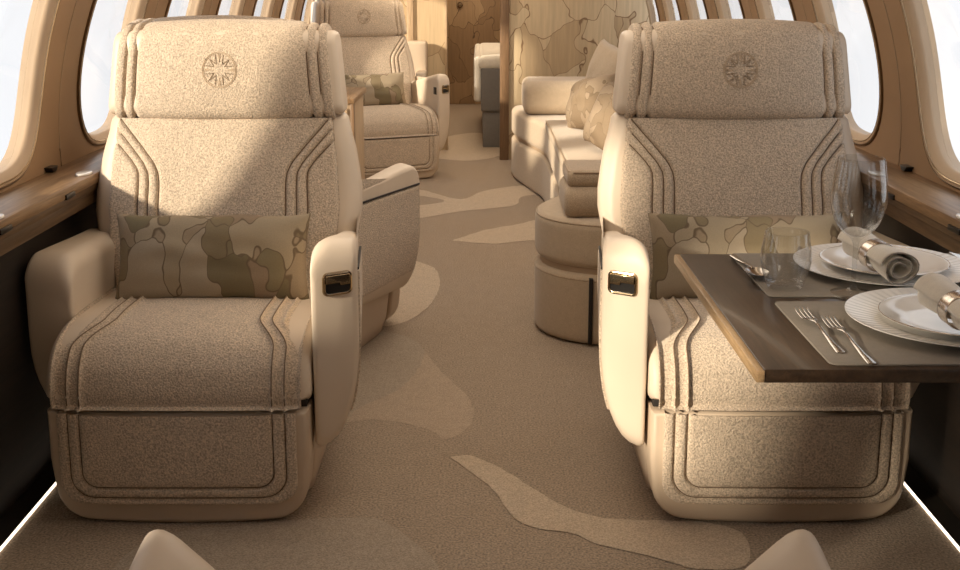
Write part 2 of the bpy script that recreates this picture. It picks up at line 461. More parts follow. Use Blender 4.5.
    lines = [[(p.x, p.y) for p in catmull([(x, y, 0) for x, y in l], 40)] for l in lines]
    def hb(u, v):
        d = min(.278 - abs(u), .846 - v)
        h = .010 + edge_round(d, .010, .02)
        a = abs(u)
        if a > .13:
            for l in lines: h += groove(sd_seg(a, v, l), .008, .0032)
            # the ribs swell a little
            dd = sd_seg(a, v, lines[1])
            h += .004 * math.exp(-(dd / .03) ** 2)
        n = noise.noise(Vector((u * 9, v * 7, 3.1))) * .002
        return h + n
    V, F = g_pad(PB, lin(-.282, .282, 225), lin(.40, .849, 175), hb)
    bpad = mesh('backrest_pad', V, F, B, back)
    seams('seam', PB, [[(sg * x, z) for x, z in l if x < .272 and z < .838] for l in lines for sg in (-1, 1)], hb, bpad)
    # --- headrest
    hp = [(.215, .852), (.175, .846), (.150, .860), (.143, .90), (.146, .96), (.156, 1.02), (.175, 1.062), (.205, 1.087), (.245, 1.094), (.285, 1.084)]
    hpc = catmull([(0, y, z) for y, z in hp], 90)
    poly = [(p.y, p.z) for p in hpc[::4]] + [(.305, 1.075), (.300, 1.0), (.285, .90), (.27, .862), (.25, .852)]
    cy, cz = .22, .975
    poly2 = [(.217 + u + .13 * v, .967 + v) for u, v in rrect(.130, .232, .035, 6)]
    def hd(x, y, z):
        t = clamp((z - .85) / .25)
        return Vector((x * (1 - .075 * t), y + .045 * (abs(x) / .31) ** 2.5, z - .018 * (abs(x) / .31) ** 2 * t))
    V, F = g_prism(poly2, -.312, .312, .014, lambda u, v, a: hd(a, u, v), 6)
    head = mesh('headrest', V, F, L, root)
    Lh = sum((hpc[i + 1] - hpc[i]).length for i in range(len(hpc) - 1))
    def PH(u, v):
        t = clamp(v / Lh) * (len(hpc) - 1); i = min(int(t), len(hpc) - 2); p = hpc[i].lerp(hpc[i + 1], t - i)
        return hd(u, p.y, p.z)
    def hh(u, v):
        a = abs(u)
        h = .006 + edge_round(min(.291 - a, 9), .012, .024)
        for g in (.232, .261): h += groove(a - g, .010, .0034)
        if a > .229: h += .002
        return h
    V, F = g_pad(PH, lin(-.2935, .2935, 256), lin(0, Lh, 110), hh)
    pad = mesh('headrest_pad', V, F, B, head)
    seams('seam', PH, [[(sg * g, v) for v in lin(.012, Lh * .93, 40)] for g in (.232, .261) for sg in (-1, 1)], hh, pad)
    # embossed round emblem: a ring and a wreath of zigzag strokes
    def vz(z):
        best = 0; bd = 9
        for i, p in enumerate(hpc):
            if p.y < .2 and abs(p.z - z) < bd: bd = abs(p.z - z); best = i
        return best / (len(hpc) - 1) * Lh
    v0 = vz(.972)
    def pe(x, z):
        e = 1e-3; u, v = x, v0 + z
        nn = (PH(u + e, v) - PH(u - e, v)).cross(PH(u, v + e) - PH(u, v - e)).normalized()
        return PH(u, v) + nn * .0064
    mb = MB(); R = .0455
    for rr in (R, R * .93):
        mb.add(*g_closed_tube([pe(rr * math.cos(2 * PI * k / 64), rr * math.sin(2 * PI * k / 64)) for k in range(64)], .0011, 6))
    for k in range(4):
        a0 = PI / 2 * k + PI / 4
        for off in (0, .0):
            zig = [(-.52, .86), (-.27, .36), (-.02, .84), (.24, .36), (.50, .86)]
            pts = []
            for (t, rr) in zig: pts.append((a0 + t, rr * R))
            P = []
            for (a, r1), (b, r2) in zip(pts, pts[1:]):
                x1, y1, x2, y2 = r1 * math.cos(a), r1 * math.sin(a), r2 * math.cos(b), r2 * math.sin(b)
                for q in range(6): P.append(pe(lerp(x1, x2, q / 6), lerp(y1, y2, q / 6)))
            P.append(pe(pts[-1][1] * math.cos(pts[-1][0]), pts[-1][1] * math.sin(pts[-1][0])))
            mb.add(*g_tube(P, .0012, 6))
        a = PI / 2 * k
        mb.add(*g_tube([pe(R * q * math.cos(a), R * q * math.sin(a)) for q in (.45, .55, .65, .75, .85)], .0012, 6))
        for s in (-.14, .14):
            mb.add(*g_tube([pe(R * q * math.cos(a + s * (q - .3)), R * q * math.sin(a + s * (q - .3))) for q in (.6, .7, .8, .9)], .0010, 6))
    mb.obj('emblem', M['emblem'], pad)
    # --- arms
    def arm(name, xi, xo, xob, yf, yb, ztf, ztb, zb, slant, rtop, side=1):
        Larm = yb - yf; rings = []
        def sec(s):
            zt = lerp(ztf, ztb, smooth(0, Larm, s) * .5 + .5 * s / Larm)
            if s < rtop: zt -= rtop - math.sqrt(max(0, rtop * rtop - (rtop - s) ** 2))
            zbb = zb + .05 * (s / Larm)
            if s < .03: zbb += .03 - math.sqrt(max(0, .0009 - (.03 - s) ** 2))
            r2 = .012; ins = r2 - math.sqrt(max(0, r2 * r2 - (r2 - min(s, r2)) ** 2))
            q = Larm - s
            if q < .015: ins += .015 - math.sqrt(max(0, .000225 - (.015 - q) ** 2))
            return zt, zbb, min(ins, (xo - xi) * .42)
        ss = [0, .002, .005, .009, .014, .02, .028, .04, .055, .07, .09, .12, .16, .2, .26, .32, Larm - .06, Larm - .04, Larm - .015, Larm - .01, Larm - .003, Larm]
        for s in sorted(set(x for x in ss if 0 <= x <= Larm)):
            zt, z0, ins = sec(s); x0, x1 = xi + ins, lerp(xo, xob, s / Larm) - ins; zt -= ins * .6; z0 += ins * .6
            w = x1 - x0; ring = []
            ri, ro = min(.042, w * .5), min(.014, w * .3)
            for k in range(7):
                a = PI / 2 * k / 6; ring.append((x1 - ro + ro * math.cos(a), zt - ro + ro * math.sin(a)))
            for k in range(7):
                a = PI / 2 + PI / 2 * k / 6; ring.append((x0 + ri + ri * math.cos(a), zt - ri * .9 + ri * .9 * math.sin(a)))
            hb_ = min(.24, (zt - z0) * .55)
            for k in range(5):
                a = PI + PI / 2 * k / 4; ring.append((x0 + .012 + .012 * math.cos(a), z0 + .012 + .012 * math.sin(a)))
            for k in range(9):
                a = 1.5 * PI + PI / 2 * k / 8; ring.append((x0 + .014 + (w - .014) * math.cos(a), z0 + hb_ + hb_ * math.sin(a)))
            R_ = []
            for x, z in ring:
                yy = yf + s + slant * (x - xi) * (1 - smooth(0, Larm, s))
                yy += .03 * max(0, (.30 - z) / .2) ** 2 * (1 - smooth(0, Larm, s))
                R_.append((side * x, yy, z - .16 * (x - xi) * smooth(.40, .58, z) * (slant > .5)))
            rings.append(R_ if side > 0 else R_[::-1])
        V, F = g_loft(rings); return mesh(name, V, F, L, root, 50)
    AO, AOB, AF, AB = .397, .342, -.385, .20
    a1 = arm('armrest', .298, AO, AOB, AF, AB, .646, .548, .15, .62, .065)
    # boucle panel let into the outer face of the aisle arm
    def xs(y, z):
        s = clamp((y - AF - .055) / (AB - AF)); x1 = lerp(AO, AOB, s); z0 = .15 + .05 * s
        k = clamp((z0 + .24 - z) / .24)
        return x1 - (x1 - .312) * (1 - math.sqrt(max(0, 1 - k * k)))
    def PA(u, v): return Vector((xs(u, v) + .0005, u, v))
    def top(u): return lerp(.560, .500, (u + .31) / .46)
    def ha(u, v):
        d = min(u + .312, .15 - u, (top(u) - v), v - .225)
        return .004 + edge_round(d, .006, .010)
    V, F = g_pad(PA, lin(-.318, .155, 80), lin(.218, .585, 76), ha)
    ap = mesh('armrest_panel', V, F, B, a1)
    mb = MB(); mb.add(*g_tube([(xs(u, .5) + .001, u, top(u) + .005) for u in lin(-.312, .14, 12)], .0035, 6))
    mb.obj('panel_seam', M['dark'], a1)
    mesh('panel_piping', *g_tube([(xs(-.314, z) - .0004, -.314, z) for z in lin(.26, .56, 10)], .0016, 6), M['leather2'], a1)
    # bronze latch on the front of the aisle arm
    A = math.atan(.62); c0 = Vector((.354, -.385 + .62 * .058 - .0018, .541))
    fr = Matrix.Translation(c0) @ Matrix.Rotation(A, 4, 'Z') @ Matrix.Rotation(PI / 2, 4, 'X')
    mb = MB(); o1 = rrect(.072, .054, .013, 6); o2 = rrect(.060, .042, .009, 6)
    rings = [[(x, y, 0) for x, y in o1], [(x, y, .004) for x, y in inset(o1, .001)], [(x, y, .005) for x, y in inset(o1, .004)], [(x, y, .004) for x, y in o2], [(x, y, -.004) for x, y in o2]]
    mb.add(*g_loft(rings, False)); mb.xf(fr); bz = mb.obj('latch_bezel', M['bronze'], a1)
    mb = MB(); mb.add(*g_box(-.030, .030, -.021, .021, -.001, .0012, 0)); mb.xf(fr); mb.obj('latch_recess', M['black'], bz)
    mb = MB(); mb.add(*g_prism([(-.029, .002), (.004, .002), (.006, -.004), (.029, -.004), (.029, .020), (-.029, .020)], .0005, .006, .0015, lambda u, v, a: Vector((u, v, a)))); mb.xf(fr)
    mb.obj('latch_handle', M['bronze'], bz)
    arm('armrest', .278, .400, .380, -.245, .18, .566, .55, .16, .25, .075, -1)
    MIRROR[0] = 1
    return root

protoL = make_chair(1)
protoR = make_chair(-1)
GS = 'club seats'
def seat(p, used, x, y, rz, label):
    r = copy_tree(p) if used else p
    r.location = (x, y, 0); r.rotation_euler = (0, 0, rz); tag(r, label, 'seat', GS); return r
XA, YA = .671, 2.752
seatA = seat(protoL, False, -XA, YA, 0, 'large beige club seat at left facing the camera, open carpet before it')
seatB = seat(protoL, True, -.68, 7.09, math.radians(24), 'beige club seat far back at left, against the left marquetry panel, facing the camera')
seatC = seat(protoR, False, XA, YA, 0, 'large beige club seat at right facing the camera, behind the laid dark table')
seatD = seat(protoR, True, -.676, 3.54, math.radians(163), 'seat turned away behind the left front seat, only its boucle-panelled arm side showing')
seatE = seat(protoR, True, -.661, .775, math.radians(180), 'club seat nearest the camera at bottom left, only its cream armrest tip showing')
seatF = seat(protoL, True, .661, .775, math.radians(180), 'club seat nearest the camera at bottom right, only its cream armrest tip showing')
for st, lo in ((seatD, .038),):     # the turned seat carries its arm a little lower
    for ch in st.children:
        if ch.name.startswith('armrest') and ch.children:
            for o in [ch] + list(ch.children):
                o.data = o.data.copy()
                for v in o.data.vertices: v.co.z += lerp(-lo * 1.1, lo * .9, clamp((v.co.y + .33) / .5)) * smooth(.30, .54, v.co.z)
for st in (seatE, seatF):          # these two have their sloping armrest tops
    for ch in st.children:
        if ch.name.startswith('armrest') and ch.children:
            for o in [ch] + list(ch.children):
                o.data = o.data.copy()
                for v in o.data.vertices:
                    v.co.z -= .32 * max(0, abs(v.co.x) - .298) * smooth(.40, .58, v.co.z)
bb = MB().add(*g_box(.2955, .3005, -.345, -.298, .508, .553, .002)).obj('side_button', M['black'], [c for c in seatB.children if c.name.startswith('armrest')][0])

# ------------------------------------------------------------------ pillows
def pillow(name, w, h, t, seed, mat, crumple=1):
    us = lin(-1, 1, 49); vs = lin(-1, 1, 31); V = []; F = []
    def p(u, v, s):
        c = (1 - abs(u) ** 2.6) * (1 - abs(v) ** 2.6)
        th = t / 2 * c ** .42
        x = u * w / 2 * (1 - .07 * (1 - abs(u) ** 2) * 0 - .05 * (1 - v * v)); z = v * h / 2 * (1 - .10 * (1 - u * u) * 0 - .06 * (1 - u ** 4))
        wr = noise.noise(Vector((u * 2.2 + seed, v * 2.2, s * 5))) * .010 * c * crumple + .005 * crumple * math.sin(abs(u) * 9 + v * 3 + seed) * c * abs(u) ** 2
        return Vector((x, s * (th + wr), z + .006 * noise.noise(Vector((u * 2, seed, 0)))))
    nu, nv = len(us), len(vs)
    for s in (-1, 1):
        k = len(V)
        for v in vs:
            for u in us: V.append(p(u, v, s))
        for j in range(nv - 1):
            for i in range(nu - 1):
                a = k + j * nu + i; q = (a, a + 1, a + nu + 1, a + nu)
                F.append(q if s < 0 else tuple(reversed(q)))
    o = mesh(name, V, F, mat, None, 180)
    bm = bmesh.new(); bm.from_mesh(o.data); bmesh.ops.remove_doubles(bm, verts=bm.verts, dist=.0004); bm.to_mesh(o.data); bm.free()
    return o
GP = 'leaf print cushions'
pA = tag(pillow('cushion', .49, .225, .115, 1, M['pillow']), 'olive and cream leaf print cushion on the large left seat', 'cushion', GP)
pA.location = (-XA + .002, 2.725, .518); pA.rotation_euler = (-.27, 0, 0)
pC = tag(pillow('cushion', .49, .225, .115, 5, M['pillow']), 'leaf print cushion on the right seat behind the laid table', 'cushion', GP)
pC.location = (XA - .005, 2.725, .518); pC.rotation_euler = (-.27, 0, 0)
pB = tag(pillow('cushion', .46, .22, .115, 9, M['pillow']), 'leaf print cushion on the far left seat', 'cushion', GP)
pB.location = (-.686, 7.07, .518); pB.rotation_euler = (-.27, 0, math.radians(24))

# ------------------------------------------------------------------ sofa along the right wall
def interp(pts, t):
    for (a, va), (b, vb) in zip(pts, pts[1:]):
        if t <= b: return lerp(va, vb, smooth(a, b, t))
    return pts[-1][1]
def sofa_outline(grow=0, n=150):
    P = [(.60, 3.55), (.47, 3.551), (.37, 3.572), (.275, 3.625), (.212, 3.71), (.193, 3.80), (.203, 3.90), (.25, 4.01), (.315, 4.12), (.348, 4.24), (.355, 4.40), (.355, 5.0), (.355, 5.7), (.352, 5.98), (.335, 6.18), (.275, 6.46), (.222, 6.70), (.200, 6.88), (.203, 7.02), (.24, 7.10), (.34, 7.125), (.6, 7.125)]
    pts = [(p.x, p.y) for p in catmull([(x, y, 0) for x, y in P], n)]
    pts = [(1.0, 3.55)] + pts + [(1.0, 7.125)]
    return inset(pts[::-1], -grow)[::-1] if grow else pts
def slab(poly, z0, z1, r):
    q = poly[::-1]
    return g_prism(q, z0, z1, r, lambda u, v, a: Vector((u, v, a)), 6)
sofa = tag(empty('sofa', (.7, 5.3, 0)), 'cream sofa with rounded ends along the right side of the aisle', 'sofa')
def sp_(V, F, name, mat, parent=sofa, sharp=50):
    off = Vector(sofa.location); V = [Vector(v) - off for v in V]
    return mesh(name, V, F, mat, parent, sharp)
sb_ = sp_(*slab(sofa_outline(0), .004, .245, .022), 'base', M['sofa'])
sp_(*slab(sofa_outline(-.018), .235, .275, .004), 'waist_gap', M['piping'])
sp_(*slab(sofa_outline(0), .262, .425, .03), 'seat_platform', M['sofa'])
for zz, gg in ((.412, -.006), (.225, -.003)):
    sp_(*g_tube([(x, y, zz) for x, y in sofa_outline(gg) if y < 4.2 and x < .9], .004, 8), 'piping', M['sofa2'], sb_)
def pipe(pts, r, name, parent): return sp_(*g_tube(pts, r, 8), name, M['piping'], parent)
# long seat cushion
cb = g_box(.352, .84, 4.34, 6.02, .40, .462, .022, 4)
sc_ = sp_(*cb, 'seat_cushion', M['sofa'])
pipe([(.356, y, .4575) for y in lin(4.36, 6.0, 20)], .0035, 'piping', sc_)
pipe([(x, 4.344, .4575) for x in lin(.37, .83, 8)], .0035, 'piping', sc_)
# near arm: flat pad over a bolster
V, F = g_prism(rrect(.112, .30, .05, 8), .280, .96, .03, lambda u, v, a: Vector((a, 3.775 + v, .474 + u)), 6)
na = sp_(V, F, 'armrest', M['sofa2'])
V, F = g_prism(rrect(.26, .06, .026, 6), .290, .96, .02, lambda u, v, a: Vector((a, 3.78 + u, .552 + v)), 5)
nt_ = sp_(V, F, 'armrest_pad', M['sofa2'], na)
pipe([(x, 3.655, .575) for x in lin(.31, .94, 10)], .0035, 'piping', nt_)
pipe([(.296, y, .575) for y in lin(3.67, 3.89, 10)], .0035, 'piping', nt_)
# far arm
V, F = g_prism(rrect(.42, .20, .07, 8), .255, .96, .045, lambda u, v, a: Vector((a, 6.70 + u, .525 + v)), 6)
sp_(V, F, 'armrest', M['sofa'])
# back cushions
for y0, y1 in ((4.06, 4.72), (4.74, 5.40), (5.42, 6.06)):
    ry = rrect(.19, .46, .07, 8)
    V, F = g_prism(ry, y0, y1, .05, lambda u, v, a: Vector((.86 + u + .14 * (v + .2), a, .66 + v)), 6)
    sp_(V, F, 'back_cushion', M['sofa'])
V, F = g_prism(rrect(.12, .44, .05, 6), 4.02, 6.48, .04, lambda u, v, a: Vector((1.0 + u * .6, a, .64 + v)), 5)
sp_(V, F, 'backrest', M['sofa'])
# dark strip standing in for a shaded gap in the base's near end
sp_(*g_box(.360, .373, 3.560, 3.585, .012, .236, .002), 'gap_strip', M['dark'])
ps = tag(pillow('cushion', .36, .29, .20, 3, M['pillow_tan'], 2.2), 'crumpled tan cushion on the sofa, nearer of the two', 'cushion', GP)
ps.location = (.605, 4.80, .592); ps.rotation_euler = (-.35, .22, math.radians(-62))
ps = tag(pillow('cushion', .36, .29, .20, 7, M['pillow_tan'], 2.2), 'crumpled tan cushion on the sofa, farther of the two', 'cushion', GP)
ps.location = (.57, 5.62, .588); ps.rotation_euler = (-.3, -.18, math.radians(-66))

ps = tag(pillow('cushion', .46, .42, .15, 11, M['sofa']), 'plain beige cushion standing in the back of the sofa, behind the two crumpled ones', 'cushion')
ps.location = (.665, 5.98, .665); ps.rotation_euler = (-.28, .10, math.radians(-78))

# ------------------------------------------------------------------ shell of the cabin
CZ, RR = .74, 1.15
PITCH, W0 = .79, 2.64
def cyl(sd, y, s, out=0):
    a = s / RR; return Vector((sd * (RR + out) * math.cos(a), y, CZ + (RR + out) * math.sin(a)))
S0, S1 = -.042, 1.09
WC, WHY, WHS = .320, .232, .316      # window centre (arc), half width, half height of the glass
def wout(a, hy, hs, n=3.2):
    c, s = math.cos(a), math.sin(a)
    k = (abs(c) ** n + abs(s) ** n) ** (-1 / n)
    tap = 1 + .04 * -s
    return hy * k * c * tap, hs * k * s
def build_side(sd, nm):
    wallb = MB()
    y = -.9
    idx = 0
    first = W0 - 4 * PITCH
    bays = [first + PITCH * i for i in range(16)]
    for i, yc in enumerate(bays):
        ya, yb = yc - PITCH / 2, yc + PITCH / 2
        corner = [math.atan2(s - WC, y_ - yc) for y_ in (ya, yb) for s in (S0, S1)]
        angs = sorted([2 * PI * k / 64 - PI + .0123 for k in range(64)] + corner)
        n = len(angs)
        def rect(a):
            c, s = math.cos(a), math.sin(a); t = 9
            if abs(c) > 1e-9: t = min(t, (PITCH / 2) / abs(c))
            if s > 1e-9: t = min(t, (S1 - WC) / s)
            if s < -1e-9: t = min(t, (WC - S0) / -s)
            return t * c, t * s
        if yc > 7.6:
            rings = [[cyl(sd, yq, s) for s in lin(S0, S1, 12)] for yq in (ya, yc, yb)]
            wallb.add(*g_loft(rings, False, False)); continue
        rings = []
        for q in (0, .15, .35, .6, .85, 1):
            ring = []
            for a in angs:
                w = wout(a, WHY + .030, WHS + .030); r = rect(a)
                # keep the lip above the ledge
                p = (lerp(w[0], r[0], q), lerp(w[1], r[1], q))
                ring.append(cyl(sd, yc + p[0], max(S0, WC + p[1])))
            rings.append(ring)
        V, F = g_loft(rings, False); wallb.add(V, F)
        # the window: bead, sloping reveal, inner lip, pane
        fr = MB(); angs2 = [2 * PI * k / 72 for k in range(72)]; rings = []
        for grow, out in ((.032, -.003), (.029, -.006), (.022, -.006), (.016, -.002), (.009, .004), (.004, .010), (.002, .016), (.004, .05)):
            rings.append([cyl(sd, yc + wout(a, WHY + grow, WHS + grow)[0], max(S0 + .004, WC + wout(a, WHY + grow, WHS + grow)[1]), out) for a in angs2])
        V, F = g_loft(rings, False); fr.add(V, F)
        k = i if sd < 0 else i + 13
        wo = struct(fr.obj('window_%d' % (k + 1), M['reveal'], None, 60))
        bd = g_closed_tube([cyl(sd, yc + wout(a, WHY + .031, WHS + .031)[0], max(S0 + .006, WC + wout(a, WHY + .031, WHS + .031)[1]), -.002) for a in angs2], .0045, 6)
        mesh('window_bead', *bd, M['darkbronze'], wo)
        bd = g_closed_tube([cyl(sd, yc + wout(a, WHY + .022, WHS + .022)[0], max(S0 + .009, WC + wout(a, WHY + .022, WHS + .022)[1]), -.005) for a in angs2], .0022, 6)
        mesh('window_trim', *bd, M['bronze'], wo)
        rings = []
        for q in (.001, .3, .6, .85, 1.0):
            rings.append([cyl(sd, yc + q * wout(a, WHY + .003, WHS + .003)[0], WC + q * wout(a, WHY + .003, WHS + .003)[1], .018) for a in angs2])
        V, F = g_loft(rings, False); mesh('pane', V, F, M['pane'], wo)
    V, F = wallb.v, wallb.f
    o = struct(wallb.obj('wall_' + nm, M['wall']))
    bm = bmesh.new(); bm.from_mesh(o.data); bmesh.ops.remove_doubles(bm, verts=bm.verts, dist=.0005); bm.to_mesh(o.data); bm.free()
    return bays
bays = build_side(-1, 'left'); build_side(1, 'right')
YB, YE = bays[0] - PITCH / 2, bays[-1] + PITCH / 2
# stitched seams down the middle of the pillars
for sd, nm in ((-1, 'left'), (1, 'right')):
    sm = MB()
    for yc in bays[:-1]:
        sm.add(*g_tube([cyl(sd, yc + PITCH / 2, s, -.0005) for s in lin(S0, S1, 24)], .0016, 5))
    struct(sm.obj('trim_1' if sd < 0 else 'trim_2', M['piping']))
# ceiling
zc = CZ + RR * math.sin(S1 / RR); xc = RR * math.cos(S1 / RR)
pts = [(-xc, zc), (-xc * .7, zc + .045), (-xc * .35, zc + .06), (0, zc + .065), (xc * .35, zc + .06), (xc * .7, zc + .045), (xc, zc)]
V, F = g_loft([[(x, YB, z) for x, z in pts], [(x, YE, z) for x, z in pts]], False, False)
struct(mesh('ceiling', V, F, M['ceil']))
# ledge, fascia, lower wall
for sd, nm in ((-1, 'left'), (1, 'right')):
    def bx(a, b, *r, **k):
        x0, x1 = sorted((sd * a, sd * b)); return g_box(x0, x1, *r, **k)
    ld = struct(mesh('trim_3' if sd < 0 else 'trim_4', *bx(1.015, 1.175, YB, YE, .672, .700, r=.004), M['ledge']))
    mb = MB().add(*bx(1.022, 1.10, YB, YE, .654, .674, r=.001)).add(*bx(1.030, 1.10, YB, YE, .617, .654, r=.003))
    struct(mb.obj('trim_5' if sd < 0 else 'trim_6', M['fascia']))
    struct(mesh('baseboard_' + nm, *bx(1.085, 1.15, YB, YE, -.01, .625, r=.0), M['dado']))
# floor with the woven cloud pattern
fl = MB()
fl.add([(-1.03, YB, 0), (1.03, YB, 0), (1.03, YE, 0), (-1.03, YE, 0)], [(0, 1, 2, 3)], 0)
def patch(pts, mi, z):
    p = [Vector((q.x, q.y, 0)) for q in catmull([(x, y, 0) for x, y in pts + [pts[0]]], 90)[:-1]]
    p = [Vector((q.x + .006 * noise.noise(q * 22), q.y + .006 * noise.noise(q * 22 + Vector((5, 1, 2))), z)) for q in p]
    bm = bmesh.new(); vs = [bm.verts.new(q) for q in p]
    f = bm.faces.new(vs); f.normal_update()
    if f.normal.z < 0: f.normal_flip()
    r = bmesh.ops.triangulate(bm, faces=[f]); bm.verts.index_update()
    fl.add([v.co.copy() for v in bm.verts], [tuple(v.index for v in q.verts) for q in bm.faces], mi); bm.free()
patch([(-.077, 2.691), (-.026, 2.697), (.05, 2.625), (.121, 2.518), (.187, 2.423), (.273, 2.359), (.38, 2.345), (.50, 2.34), (.58, 2.28), (.56, 2.15), (.46, 2.13), (.36, 2.185), (.26, 2.234), (.199, 2.288), (.112, 2.316), (.069, 2.373), (.036, 2.491), (-.025, 2.602)], 1, .0016)
patch([(-.60, 3.80), (-.472, 3.756), (-.276, 3.70), (-.184, 3.52), (-.227, 3.213), (-.331, 3.05), (-.40, 2.96), (-.62, 2.9), (-.75, 3.3)], 3, .0012)
patch([(-.24, 3.62), (-.184, 3.52), (-.109, 3.3), (-.029, 3.089), (-.028, 2.902), (-.093, 2.80), (-.136, 2.867), (-.278, 2.938), (-.42, 2.93), (-.36, 3.2)], 2, .0008)
patch([(-.55, 4.85), (-.40, 4.80), (-.269, 4.721), (-.186, 4.584), (-.161, 4.346), (-.175, 4.15), (-.204, 3.999), (-.269, 3.85), (-.36, 3.80), (-.5, 3.95), (-.62, 4.4)], 1, .0012)
patch([(-.5, 5.55), (-.322, 5.62), (-.107, 5.80), (.09, 5.90), (.20, 5.98), (.231, 6.20), (.36, 6.33), (.34, 6.50), (.239, 6.56), (.03, 6.40), (-.10, 6.14), (-.25, 6.30), (-.34, 6.42), (-.5, 6.42), (-.36, 6.26), (-.195, 6.10), (-.3, 5.98), (-.5, 5.9)], 1, .0012)
patch([(-.13, 5.13), (.03, 5.36), (.16, 5.46), (.36, 5.62), (.40, 5.2), (.20, 5.12), (.05, 5.06)], 1, .0010)
patch([(-.30, 2.36), (-.227, 2.349), (-.153, 2.256), (-.083, 2.129), (-.05, 1.8), (-.25, 1.5), (-.7, 1.6), (-.75, 2.2), (-.5, 2.33)], 3, .0012)
patch([(-.3, 7.6), (-.1, 7.5), (.1, 7.65), (.2, 8.1), (.0, 8.9), (-.3, 8.6), (-.4, 8.0)], 1, .0010)
struct(fl.obj('floor', [M['carpet'], M['carpet_light'], M['carpet_mid'], M['carpet_dark']]))
for sd in (-1, 1):
    x0, x1 = sorted((sd * 1.0275, sd * 1.0325))
    o = mesh('floor_light_strip', *g_box(x0, x1, YB + .02, 7.4, 0, .004, .0005), M['strip'])
    tag(o, 'glowing light strip along the left edge of the carpet' if sd < 0 else 'glowing light strip along the right edge of the carpet', 'light strip', 'floor light strips')
    x0, x1 = sorted((sd * 1.033, sd * 1.15))
    struct(mesh('trim_7' if sd < 0 else 'trim_8', *g_box(x0, x1, YB, YE, -.01, .004, 0), M['dark']))
# end walls
struct(mesh('wall_front', *g_box(-1.2, 1.2, YB - .04, YB, 0, 1.95, 0), M['wall']))
struct(mesh('wall_back', *g_box(-1.2, 1.2, 11.06, 11.10, 0, 1.95, 0), M['marq_dark']))
def bulk(name, xa, xb, y, th, mat):
    # a panel that follows the curve of the cabin wall on its outer side
    pts = [(xa, 0)]; sd = 1 if xb > 0 else -1
    pts += [(sd * 1.08, 0), (sd * 1.08, .62)]
    for k in range(16):
        s = lerp(-.09, S1, k / 14); p = cyl(sd, 0, s); pts.append((p.x * .997, p.z))
    pts.append((xa, zc + .03))
    if sd < 0: pts = pts[::-1]
    V = [(x, y, z) for x, z in pts] + [(x, y + th, z) for x, z in pts]; n = len(pts)
    F = [tuple(range(n)), tuple(reversed(range(n, 2 * n)))] + [(i, i + n, (i + 1) % n + n, (i + 1) % n) for i in range(n)]
    return struct(mesh(name, V, F, mat))
bulk('wall_partition_right', .19, 1, 7.56, .04, M['marq'])
bulk('wall_partition_left', -.245, -1, 8.0, .04, M['marq'])
struct(mesh('trim_9', *g_box(.134, .195, 7.53, 7.61, 0, zc + .03, .004), M['post']))
struct(mesh('trim_10', *g_box(-.25, -.232, 7.985, 8.05, 0, zc + .03, .003), M['lightwood']))
struct(mesh('trim_11', *g_box(-.515, -.47, 7.975, 8.0, 0, zc + .02, .003), M['lightwood']))
dr = struct(mesh('door_1', *g_box(-.36, .42, 11.02, 11.06, .003, 1.75, .004), M['marq_dark']))
V, F = g_lathe([(.0001, .03), (.020, .029), (.027, .022), (.027, .014), (.013, .010), (.013, 0)], 24)
V = [Vector((v.x - .193, 11.02 - v.z, v.y + .965)) for v in V]
mesh('door_knob', V, F, M['darkbronze'], dr)

# ------------------------------------------------------------------ ledge fittings
for sd, y, lab in ((-1, 2.935, 'small dark latch on the left ledge below the window pillar'), (1, 2.95, 'small dark latch on the right ledge below the window pillar')):
    V, F = g_prism([(-.024, 0), (.024, 0), (.012, -.014), (-.012, -.014)][::-1], 0, .022, .003, lambda u, v, a: Vector((sd * (1.150 - a), y + u, .715 + v)))
    tag(mesh('ledge_latch', V, F, M['black']), lab, 'latch', 'ledge latches')
    for yy, q in ((2.72, 'farther'), (2.335, 'nearer')):
        x0, x1 = sorted((sd * 1.010, sd * 1.024))
        o = mesh('catch_slot', *g_box(x0, x1, yy - .03, yy + .03, .671, .684, .002), M['black'])
        tag(o, 'small black slot in the %s ledge edge, %s of the two' % ('left' if sd < 0 else 'right', q), 'slot', 'ledge slots')
    for yy, q in ((2.90, 'farther'), (2.34, 'nearer')):
        V, F = g_prism([(.020 * math.cos(a), .034 * math.sin(a)) for a in [2 * PI * k / 32 for k in range(32)]], 0, .006, .0025, lambda u, v, a: Vector((sd * 1.04 + u, yy + v, .700 + a)))
        tag(mesh('light_button', V, F, M['china']), 'pale oval fitting on the %s ledge top, %s of the two' % ('left' if sd < 0 else 'right', q), 'fitting', 'ledge fittings')

# ------------------------------------------------------------------ side cabinet between the left seats
cab = tag(empty('side_cabinet', (-.80, 5.0, 0)), 'light wood side cabinet by the left wall behind the left seats', 'cabinet')
def cp(name, b, mat, par=None): 
    V, F = b; V = [Vector(v) - Vector(cab.location) for v in V]; return mesh(name, V, F, mat, par or cab)
cp('body', g_box(-1.01, -.553, 4.80, 5.3, 0, .682, .003), M['lightwood'])
cp('top', g_box(-1.012, -.538, 4.785, 5.31, .680, .704, .004), M['ledge'])
cp('door', g_box(-1.0, -.57, 4.788, 4.80, .03, .66, .003), M['lightwood'])
cp('corner_post', g_box(-.556, -.541, 4.79, 4.83, 0, .682, .002), M['post'])

